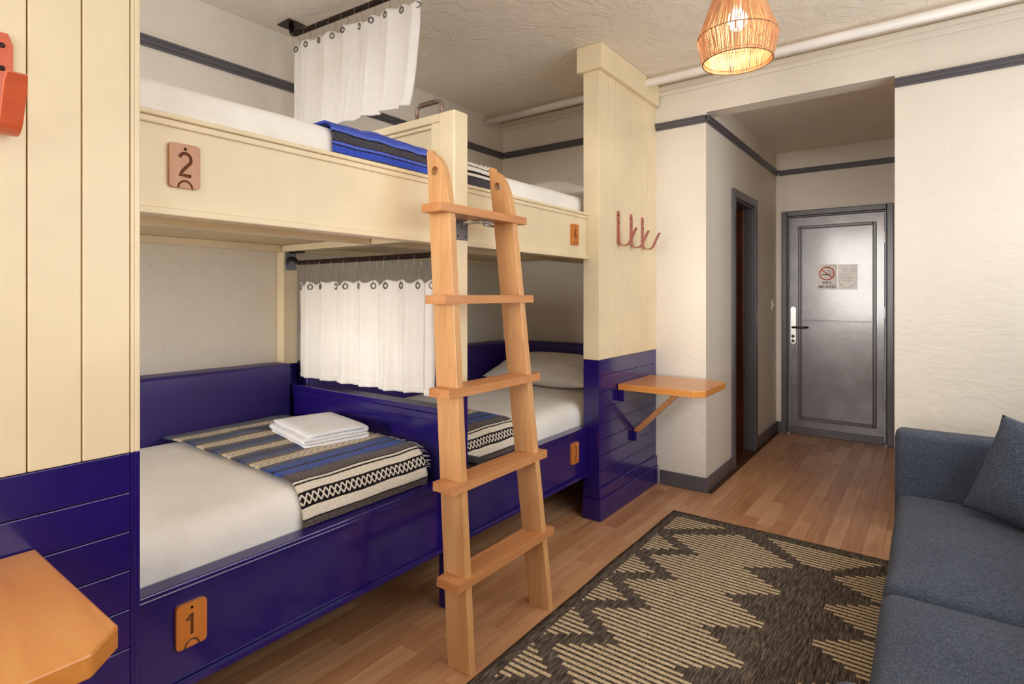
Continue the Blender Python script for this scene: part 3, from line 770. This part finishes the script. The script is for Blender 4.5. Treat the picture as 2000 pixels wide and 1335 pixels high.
def bluestripe(name):
    n = NT(name); u, v = uvxy(n); u = u+n.noise(n.N('ShaderNodeUVMap').outputs[0], 5, 2)*.012-.006
    BL, B2, K, G = '#3f5acb', '#6078d8', '#20223a', '#4c4b52'
    st = [(0, G), (.008, BL), (.032, K), (.036, B2), (.046, K), (.049, G), (.067, K), (.070, B2), (.080, BL), (.094, K), (.097, BL), (.165, B2), (.175, K), (.180, BL), (.24, G), (.27, K), (.275, BL), (.36, K), (.37, BL)]
    w = ((u)/.40).fract()
    n.col(heather(n, n.ramp(w, [(p/.40, c) for p, c in st], 'CONSTANT'), .40)); return n.set(.95, spec=.1, sheen=.15)
def whitestripe(name):
    n = NT(name); u, v = uvxy(n); u = u+n.noise(n.N('ShaderNodeUVMap').outputs[0], 5, 2)*.008-.004
    W, K, G = '#e6dfd5', '#2a2626', '#4c484e'
    st = [(0, G), (.040, K), (.046, W), (.058, K), (.064, W), (.076, K), (.081, W), (.10, W), (.125, K), (.150, W), (.19, G), (.25, W), (.30, K)]
    col = n.ramp((u/.33).fract(), [(p/.33, c) for p, c in st], 'CONSTANT')
    dm, dk = lattice(n, (u/.33).fract(), v, .30, .37, 30, .2); col = n.mix(dk, col, dm)
    n.col(heather(n, col, .3)); return n.set(.95, spec=.1, sheen=.15)
def blanket(name, y0, y1, xf, xb, ztop, zbot, r, mat, label, group, seed=0, crown=.012, lift=.010, fringe=0, skew=0., wave=.006):
    """draped over the front edge of the mattress: xf front plane, from zbot up, over the edge, back to xb"""
    prof = []; n1 = 10
    for i in range(n1): prof.append((xf, zbot+(ztop-r-zbot)*i/n1))
    for k in range(9): a = R(90*k/8); prof.append((xf-r+r*math.cos(a), ztop-r+r*math.sin(a)))
    n2 = 44
    for i in range(1, n2+1): prof.append((xf-r+(xb-xf+r)*i/n2, ztop))
    L = [0]
    for i in range(1, len(prof)): L.append(L[-1]+math.dist(prof[i], prof[i-1]))
    N = len(prof)-1; ny = 40
    xa, ya = -2.712, 0
    def P(i, j):
        px, pz = prof[i]; v_ = j/ny
        y = y0+(y1-y0)*v_+skew*(1-L[i]/L[-1])
        y += .010*fbm(L[i]*4, seed, 0, 1.3)*(1-abs(2*v_-1)*.0)
        u2 = (px+2.2)/.55
        wv = wave*(fbm(px*5, y*5, seed)+.6*fbm(px*13, y*11, seed+3))
        bul = crown*(1-min(1, abs(u2))**4)
        if i <= n1: return (px+lift*.8+wv*.9+.004, y, pz)
        return (px+lift*.3*max(0, 1-(i-n1)/12), y, pz+lift+bul+abs(wv))
    mb = MB(); mb.grid(N, ny, lambda u, v_: P(round(u*N), round(v_*ny)), lambda u, v_: (L[round(u*N)], y0+(y1-y0)*v_))
    t = mb.build(name, mat, smooth=True, solid=.007, off=1)
    tag(t, label, 'blanket', group)
    if fringe:
        fm = MB(); j = ny if fringe > 0 else 0
        rs = random.Random(seed)
        for i in range(n1, N):
            for q in range(2):
                f = rs.random(); a = Vector(P(i, j)); b = Vector(P(min(i+1, N), j)); p = a.lerp(b, f)+Vector((0, 0, .003))
                l = .022+.018*rs.random()
                e = p+Vector(((rs.random()-.5)*.014, fringe*l, -.004-.006*rs.random()))
                m_ = p.lerp(e, .5)+Vector(((rs.random()-.5)*.006, 0, .004))
                fm.tube([p, m_, e], .0016, 3)
        fo = fm.build('fringe', M['fringe'], t); fo['kind'] = 'stuff'
    return t
M['fringe'] = cloth('fringe_yarn', '#4a4658', '#cfc6b8', 60, .95, .2, .4)
M['serape1'] = serape('serape_blue_brown'); M['bluebl'] = bluestripe('blue_striped_wool'); M['whitebl'] = whitestripe('white_striped_wool')
blanket('woven_blanket', 1.062, 1.625, -1.658, -2.70, ZML+.003, .538, .085, M['serape1'], 'blue, brown and cream striped woven blanket under the folded sheet', 'woven blankets', 2, fringe=1)
blanket('woven_blanket', 1.845, 2.285, -1.658, -2.70, ZML+.003, .538, .085, M['serape1'], 'blue and cream striped blanket on the lower bed behind the ladder', 'woven blankets', 5)
blanket('woven_blanket', 1.18, 1.66, -1.660, -2.70, ZMU+.003, 1.785, .045, M['bluebl'], 'bright blue striped blanket on the front upper bed', 'woven blankets', 8, crown=.006, wave=.014)
blanket('woven_blanket', 1.815, 2.11, -1.660, -2.70, ZMU+.003, 1.785, .045, M['whitebl'], 'white and charcoal striped blanket on the far upper bed', 'woven blankets', 11, crown=.006, wave=.008)

# folded sheet on the lower blanket
def folded(name, c, w, d, rot, label):
    th = .011; lay = 4; path = []
    for i in range(lay):
        z = i*(th+.0035); a, b = (-w/2, w/2) if i % 2 == 0 else (w/2, -w/2)
        k = .03*i*.4
        for q in range(9): path.append((a+(b-a)*q/8*(1-k)+(a*k*.0), z))
        if i < lay-1:
            sg = 1 if b > 0 else -1; r_ = (th+.0035)/2
            for q in range(1, 5): an = R(-90+180*q/5); path.append((b*(1-k)+sg*r_*math.cos(an), z+r_+r_*math.sin(an)))
    n_ = len(path)-1
    ca, sa = math.cos(rot), math.sin(rot)
    def P(u, v_):
        px, pz = path[round(u*n_)]; y = (v_-.5)*d*(1-.02*math.sin(px*9))
        z = pz+.006*math.sin(px*11+1)*(.3+pz*14)*.5+.004*fbm(px*6, y*6, 1)-.012*max(0, abs(v_-.5)*2-.75)*(pz > .02)
        return (c[0]+px*ca-y*sa, c[1]+px*sa+y*ca, c[2]+z)
    o = MB().grid(n_, 18, P).build(name, M['towel'], smooth=True, solid=th, off=0)
    return tag(o, label, 'folded sheet')
folded('folded_sheet', (-2.165, 1.475, .690), .27, .39, R(78), 'white folded sheet lying on the striped blanket')
# dark strap at the foot of bed 3
st = MB(); st.add([(-1.629, 1.855, .600), (-1.630, 1.856, .5705), (-1.600, 1.900, .5515), (-1.627, 2.005, .545)], [(0, 1, 2, 3)])
tag(st.build('webbing_strap', M['dark'], solid=.004, off=1), 'flat dark grey strap on the blanket edge behind the ladder', 'strap')

# ------------------------------------------------------------------ ladder
ld = thing('bunk_ladder', 'honey wood ladder with grooved treads leaning against the bunks', 'ladder', (-1.32, 1.71, 0))
SL = .087
def stile(yb, yt, holes):
    """side board; yb/yt: near-face y at the foot and at z=1.84"""
    th = .031; D = .103
    out = []
    zt = 1.845
    def fx(z): return -1.258-SL*z
    pts = [(0, fx(0)-D), (0, fx(0))]
    for z in (.5, 1.0, 1.45, 1.58): pts.append((z, fx(z)))
    for k in range(1, 9):                       # front edge curves back to the tip
        a = R(90*k/8); z = 1.58+.248*math.sin(a*.98); pts.append((z, fx(z)-(D-.026)*(1-math.cos(a))**1.15))
    pts += [(zt, fx(zt)-D+.020), (zt+.002, fx(zt)-D+.010), (zt-.006, fx(zt)-D)]
    for z in (1.4, .9, .45): pts.append((z, fx(z)-D))
    bm = bmesh.new()
    va = [bm.verts.new((x, 0, z)) for z, x in pts]; f = bm.faces.new(va)
    # hole
    hz = 1.762; hx = fx(hz)-D+.036; hr = .0170
    mb = MB().prism([(z, x) for z, x in pts], 'y', 0, th)
    bm.free()
    o = mb.build('stile', M['ladder'], ld)
    co = MB().tube([(hx, -.03, hz), (hx, th+.03, hz)], hr, 18).build('cutter', M['ladder'], ld)
    md = o.modifiers.new('b', 'BOOLEAN'); md.operation = 'DIFFERENCE'; md.object = co; md.solver = 'EXACT'
    bpy.context.view_layer.update()
    me = bpy.data.meshes.new_from_object(o.evaluated_get(bpy.context.evaluated_depsgraph_get()))
    o.modifiers.clear(); old = o.data; o.data = me; bpy.data.objects.remove(co); bpy.data.meshes.remove(old)
    for v_ in me.vertices: v_.co.y += yb+(yt-yb)*v_.co.z/1.84
    md = o.modifiers.new('bevel', 'BEVEL'); md.width = .003; md.segments = 2; md.limit_method = 'ANGLE'; md.angle_limit = R(40)
    return o
stile(1.447, 1.503, 1); stile(1.945, 1.873, 1)
for i, z in enumerate((.322, .645, .970, 1.300, 1.632)):
    xf = -1.247-SL*z; hl = .301-.0385*(z-.322)/1.31; yc = 1.706; tk = .031; D = .098
    # grooved cross-section (looking along y): grooves cut in the top
    pr_ = [(z-tk, xf-D), (z-tk, xf), (z, xf)]
    for g in range(4):
        gx = xf-.020-g*.0175
        pr_ += [(z, gx), (z-.008, gx-.0008), (z-.008, gx-.0062), (z, gx-.007)]
    pr_ += [(z, xf-D)]
    pe = [(z-tk, xf-D), (z-tk, xf), (z, xf), (z, xf-D)]; ge = hl-.062
    MB().prism(pr_, 'y', yc-ge, yc+ge).prism(pe, 'y', yc-hl, yc-ge).prism(pe, 'y', yc+ge, yc+hl).build('tread', M['ladder_t'], ld)
# hook hardware under the top tread
MB().tube([(-1.46, 1.745, 1.598), (-1.54, 1.745, 1.598), (-1.553, 1.745, 1.594)], .008, 8).box(-1.5, -1.44, 1.72, 1.80, 1.594, 1.599).build('hook_bracket', M['steel'], ld)
MB().tube([(-1.47, 1.78, 1.590), (-1.47, 1.84, 1.588)], .006, 8).build('hook_pin', M['steel'], ld, smooth=True)

# ------------------------------------------------------------------ curtains
def curtain(name, rodpts, rr_, x0, x1, ytop, ztop, zbot, label, rodlabel, seed, hooks, slant=0., folds=7, bracket=None, yslope=0.):
    rd = thing('curtain_rod', rodlabel, 'curtain rod', rodpts[0])
    MB().tube(rodpts, rr_, 12).build('rod', M['iron'], rd, smooth=True)
    for mbp, nm in bracket: mbp.build(nm, M['iron'] if nm != 'bracket_plate' else M['plate_metal'], rd, .0015)
    t = thing(name, label, 'curtain', ((x0+x1)/2, ytop, zbot), 'bunk curtains')
    nu, nv = 150, 40
    xs_h = [x0+.012+(x1-x0-.024)*k/(hooks-1) for k in range(hooks)]
    def yoff(s, w):
        a = s*folds*2*math.pi
        ph = .7*math.sin(s*5+seed)
        return .011*math.sin(a+ph+.5*math.sin(w*2+seed))*(.8+.4*w)+.006*math.sin(a*2.3+seed*2+w)*(.4+.6*w)+.006*fbm(s*9, w*2, seed)
    def P(u, v_):
        s = u; w = v_
        x = x0+(x1-x0)*s
        k = (s*(hooks-1)) % 1.0
        sagz = -.016*math.sin(math.pi*k)**2*(1-w)**6*(1+.6*math.sin(seed+int(s*(hooks-1))*2.3))
        hem = .012*fbm(s*5, seed, 0)*w**3
        xx = x+slant*(s-.0)*w*w + .006*fbm(s*9, w*2, seed+1)
        y = ytop+yslope*(x-x0)+yoff(s, w)
        return (xx, y, ztop+(zbot-ztop)*w+sagz+hem)
    cl = MB().grid(nu, nv, P).build('cloth', M['curtain'], t, smooth=True, solid=.0022)
    # side and bottom hems
    hm = MB()
    hm.grid(3, nv, lambda u, v_: tuple(Vector(P(1-.05*(1-u), v_))+Vector((0, -.0030, 0))))
    hm.build('side_hem', M['curtain'], cl, smooth=True, solid=.002)
    MB().grid(nu, 3, lambda u, v_: tuple(Vector(P(u, .955+.045*v_))+Vector((0, -.0028, 0)))).build('bottom_hem', M['curtain'], cl, smooth=True, solid=.002)
    dirx = Vector((1, yslope, 0))
    for q, xh in enumerate(xs_h):
        s = (xh-x0)/(x1-x0); g = Vector(P(s, .055)); g2 = Vector(P(min(1, s+.01), .055)); tn = (g2-g).normalized(); nrm = Vector((tn.y, -tn.x, 0)).normalized()
        if nrm.y > 0: nrm = -nrm
        gm = MB(); gm.ring(g+nrm*.002, nrm, .0125, .0040, 16, 5); gm.build('grommet', M['grommet'], cl, smooth=True)
        # wire loop from rod to grommet
        zr = rodz(rodpts, xh); yr = ytop+yslope*(xh-x0)
        top = Vector((xh, yr, zr+rr_+.001))
        pts = [g+nrm*.004+Vector((0, 0, .009)), Vector((xh-.002, yr-rr_-.006, zr-.02)), Vector((xh, yr-rr_-.0015, zr)), Vector((xh, yr-rr_*.6, zr+rr_*.9)), top, Vector((xh, yr+rr_*.6, zr+rr_*.9)), Vector((xh+.003, yr+rr_+.0015, zr)), Vector((xh+.008, yr+rr_+.006, zr-.025)), Vector((g.x+.010, g.y+.012, g.z+.030))]
        MB().tube(pts, .0011, 4).build('curtain_wire', M['wire'], t, smooth=True)
    return t
def rodz(pts, x):
    for a, b in zip(pts, pts[1:]):
        if min(a[0], b[0]) <= x <= max(a[0], b[0]) and abs(b[0]-a[0]) > .2: return a[2]+(b[2]-a[2])*(x-a[0])/(b[0]-a[0])
    return pts[len(pts)//2][2]
# upper: hung from the ceiling
ys = .074
up = [(-2.735, 1.699, ZC-.004), (-2.735, 1.699, 2.712), (-2.728, 1.700, 2.694), (-2.708, 1.701, 2.686), (-2.69, 1.7025, 2.685), (-1.66, 1.779, 2.685), (-1.64, 1.78, 2.687), (-1.622, 1.782, 2.694), (-1.614, 1.7825, 2.712), (-1.614, 1.7825, ZC-.004)]
fl1 = B(-2.790, -2.680, 1.650, 1.748, ZC-.006, ZC-.0005); fl2 = B(-1.655, -1.575, 1.74, 1.825, ZC-.006, ZC-.0005)
curtain('bunk_curtain', up, .0135, -2.715, -1.835, 1.700, 2.632, 2.158, 'white linen curtain hung from the ceiling between the upper bunks', 'dark bronze rod fixed to the ceiling above the upper bunks', 2, 10, -.055, 6, [(fl1, 'flange'), (fl2, 'flange')], ys)
# lower: between the posts under the upper bunk
lo = [(-2.806, 1.742, 1.498), (-2.79, 1.742, 1.498), (-2.772, 1.742, 1.492), (-2.755, 1.742, 1.480), (-2.735, 1.742, 1.474), (-1.745, 1.742, 1.474), (-1.722, 1.742, 1.480), (-1.702, 1.742, 1.494), (-1.682, 1.742, 1.500), (-1.652, 1.742, 1.500)]
pl1 = B(-2.8098, -2.806, 1.708, 1.774, 1.437, 1.530)
pl2 = B(-1.652, -1.6485, 1.708, 1.774, 1.452, 1.530)
top_lug = B(-2.80, -2.70, 1.726, 1.758, 1.527, 1.5345)
curtain('bunk_curtain', lo, .0125, -2.735, -1.712, 1.742, 1.372, .862, 'white linen curtain on wire hooks between the lower bunks', 'dark bronze rod between the posts below the upper bunks', 7, 11, .0, 7, [(pl1, 'bracket_plate'), (pl2, 'bracket_plate'), (top_lug, 'lug')])

# ------------------------------------------------------------------ pendant lamp
LX, LYY = -.596, 2.25
lamp = thing('pendant_lamp', 'woven raffia pendant lamp with a lit bulb', 'lamp', (LX, LYY, ZC))
zb_, zr_, zt_ = 2.197, 2.292, 2.575; rb, rr2, rt = .1262, .145, .045
def shade_r(z):
    if z < zr_: return rb+(rr2-rb)*(z-zb_)/(zr_-zb_)
    return rr2+(rt-rr2)*((z-zr_)/(zt_-zr_))**.93
rs = random.Random(5); fib = MB()
for k in range(330):
    a = 2*math.pi*(k+rs.random()*.9)/330; da = (rs.random()-.5)*.10; rj = (rs.random()-.5)*.004
    pts = []
    for i in range(9):
        z = zb_+(zt_-zb_)*i/8
        if i == 3: z = zr_
        aa = a+da*(i/8-.3)+(rs.random()-.5)*.03
        r = shade_r(z)+rj+(rs.random()-.5)*.003
        pts.append((LX+r*math.cos(aa), LYY+r*math.sin(aa), z))
    pts.sort(key=lambda p: p[2])
    fib.tube(pts, .0010+.0007*rs.random(), 3, caps=False)
f_ = fib.build('shade_fibres', M['raffia'], lamp); f_['kind'] = 'stuff'; f_['label'] = 'woven raffia fibres of the shade'
for (z, r, th_) in ((zb_, rb, .0026), (zr_, rr2, .0024), (zt_, rt, .003), (zb_+.012, rb-.004, .0016)):
    MB().ring((LX, LYY, z), (0, 0, 1), r, th_, 48, 6).build('hoop', M['raffia_dark'], lamp, smooth=True)
MB().sphere((LX, LYY, 2.358), .037, .037, .040, 20, 14).build('bulb', M['bulb'], lamp, smooth=True)
MB().lathe([(.0, .0), (.017, 0), (.019, .02), (.019, .07), (.012, .082), (0, .082)], (LX, LYY, 2.392), 16).build('socket', M['switch'], lamp, smooth=True)
MB().tube([(LX, LYY, 2.474), (LX, LYY, ZC-.02)], .0035, 8).build('cord', M['black'], lamp, smooth=True)
MB().lathe([(0, 0), (.05, 0), (.05, .012), (.02, .02), (0, .02)], (LX, LYY, ZC-.021), 24).build('ceiling_rose', M['switch'], lamp, smooth=True)
pl = bpy.data.lights.new('bulb_light', 'POINT'); pl.energy = 2.6; pl.color = (1, .78, .52); pl.shadow_soft_size = .04
po = bpy.data.objects.new('bulb_light', pl); C.objects.link(po); po.location = (LX, LYY, 2.305)

# ------------------------------------------------------------------ sofa
sf = thing('sofa', 'slate blue fabric sofa with low arms along the right side', 'sofa', (.35, 2.05, 0))
SX0, SX1 = -.118, .78
rbox('base', SX0+.015, SX1, .92, 3.19, .12, .275, .025, M['sofa'], None, None, parent=sf, nz=.002)
rbox('seat_cushion', SX0, .62, 2.042, 3.047, .268, .418, .042, M['sofa'], None, None, parent=sf, crown=.022, nz=.005)
rbox('seat_cushion', SX0, .62, 1.060, 2.026, .268, .418, .042, M['sofa'], None, None, parent=sf, crown=.022, nz=.005)
rbox('arm', SX0-.012, SX1, 3.052, 3.20, .13, .690, .032, M['sofa'], None, None, parent=sf, nz=.002)
rbox('arm', SX0-.012, SX1, .905, 1.053, .13, .690, .032, M['sofa'], None, None, parent=sf, nz=.002)
rbox('backrest', .70, .885, .905, 3.20, .13, .80, .04, M['sofa'], None, None, parent=sf, nz=.002)
for (ya, yb) in ((1.06, 2.03), (2.036, 3.047)):
    rbox('back_pad', .52, .715, ya, yb, .42, .84, .06, M['sofa'], None, None, parent=sf, nz=.005)
for (lx, ly) in ((SX0+.06, .97), (SX0+.06, 3.13), (.83, .97), (.83, 3.13)):
    MB().lathe([(0, 0), (.014, 0), (.022, .13), (0, .13)], (lx, ly, .0075 if lx < .365 and ly < 3.29 else 0), 12).build('leg', M['brown_door'], sf)
pillow('throw_pillow', (.335, 2.80, .615), .42, .40, .14, R(-32), M['sofa_pillow'], 'slate tweed throw pillow leaning on the sofa arm', seed=9, tilt=(R(66), R(-8)), wr=.006)

# ------------------------------------------------------------------ rug
def rugmat():
    n = NT('flatweave_rug'); x, y, z = n.xyz('Object')
    RS = .0271
    row = (y-2.952)/RS; yc = (row.floor()+.5)*RS+2.952; fr = row.fract()
    # woven tan stripe per row
    stripe = fr.gt(.22)*fr.lt(.78)
    t = ((yc-2.952).ping(.149))/.149                     # 0 at tips, 1 at notches
    top = yc.gt(2.952)
    hw = (t*-.205+.312)*(top*-1.0+1.0)+((yc-2.952)*-1.40+.312)*top
    dx = ((x+.82+.38)/.76).fract()*.76-.38               # distance to nearest column centre (-.82, -.06)
    inc = x.gt(-1.19)*x.lt(.31)
    cen = dx.abs().lt(hw)*x.gt(-1.16)*x.lt(.30)
    e = ((x+.44).abs()-.755)*-1.0                        # distance in from the long borders
    tri = e.gt(0.0)*e.lt((t-.2)*.2)*(top*-1.0+1.0)
    drop = 3.215-yc
    tl = e.gt(0.0)*e.lt(drop*-1.25+.285)*top*yc.lt(3.225)*drop.lt(.21)
    tm = (x+.44).abs().lt(drop*-.98+.255)*top*yc.lt(3.225)*drop.lt(.2)
    m = cen.max(tri).max(tl).max(tm)*stripe*inc*y.gt(.99)*yc.lt(3.225)
    weave = n.noise(n.coord('Object', (1, .06, 1)), 260, 3, .7); w2 = n.noise(n.coord('Object', (.3, 1, 1)), 330, 2)
    dark = n.ramp(weave, [(.36, '#2e2722'), (.52, '#5b5047'), (.68, '#8d8072')])
    tan = n.ramp(w2, [(.35, '#a8906e'), (.5, '#cdb793'), (.65, '#e4d4b6')])
    n.col(n.mix(m, dark, tan))
    n.bump(m*.6+weave*.7, .6, .004)
    return n.set(.95, spec=.1)
def RUG(u, v_):
    x = -1.243+1.606*u; y = .945+2.352*v_
    ed = (1-min(1, min(u, 1-u)*30))
    x += .006*fbm(y*2.2, 3, 0)*ed; yy = y+.006*fbm(x*3, 7, 0)*(1-min(1, min(v_, 1-v_)*30))
    return (x, yy, .0045+.0016*max(-.6, fbm(x*3, y*3, 2)))
tag(MB().grid(60, 90, RUG).build('flatweave_rug', rugmat(), smooth=True, solid=.0045, off=-1), 'dark flatweave rug with tan zigzag stripes in front of the sofa', 'rug')
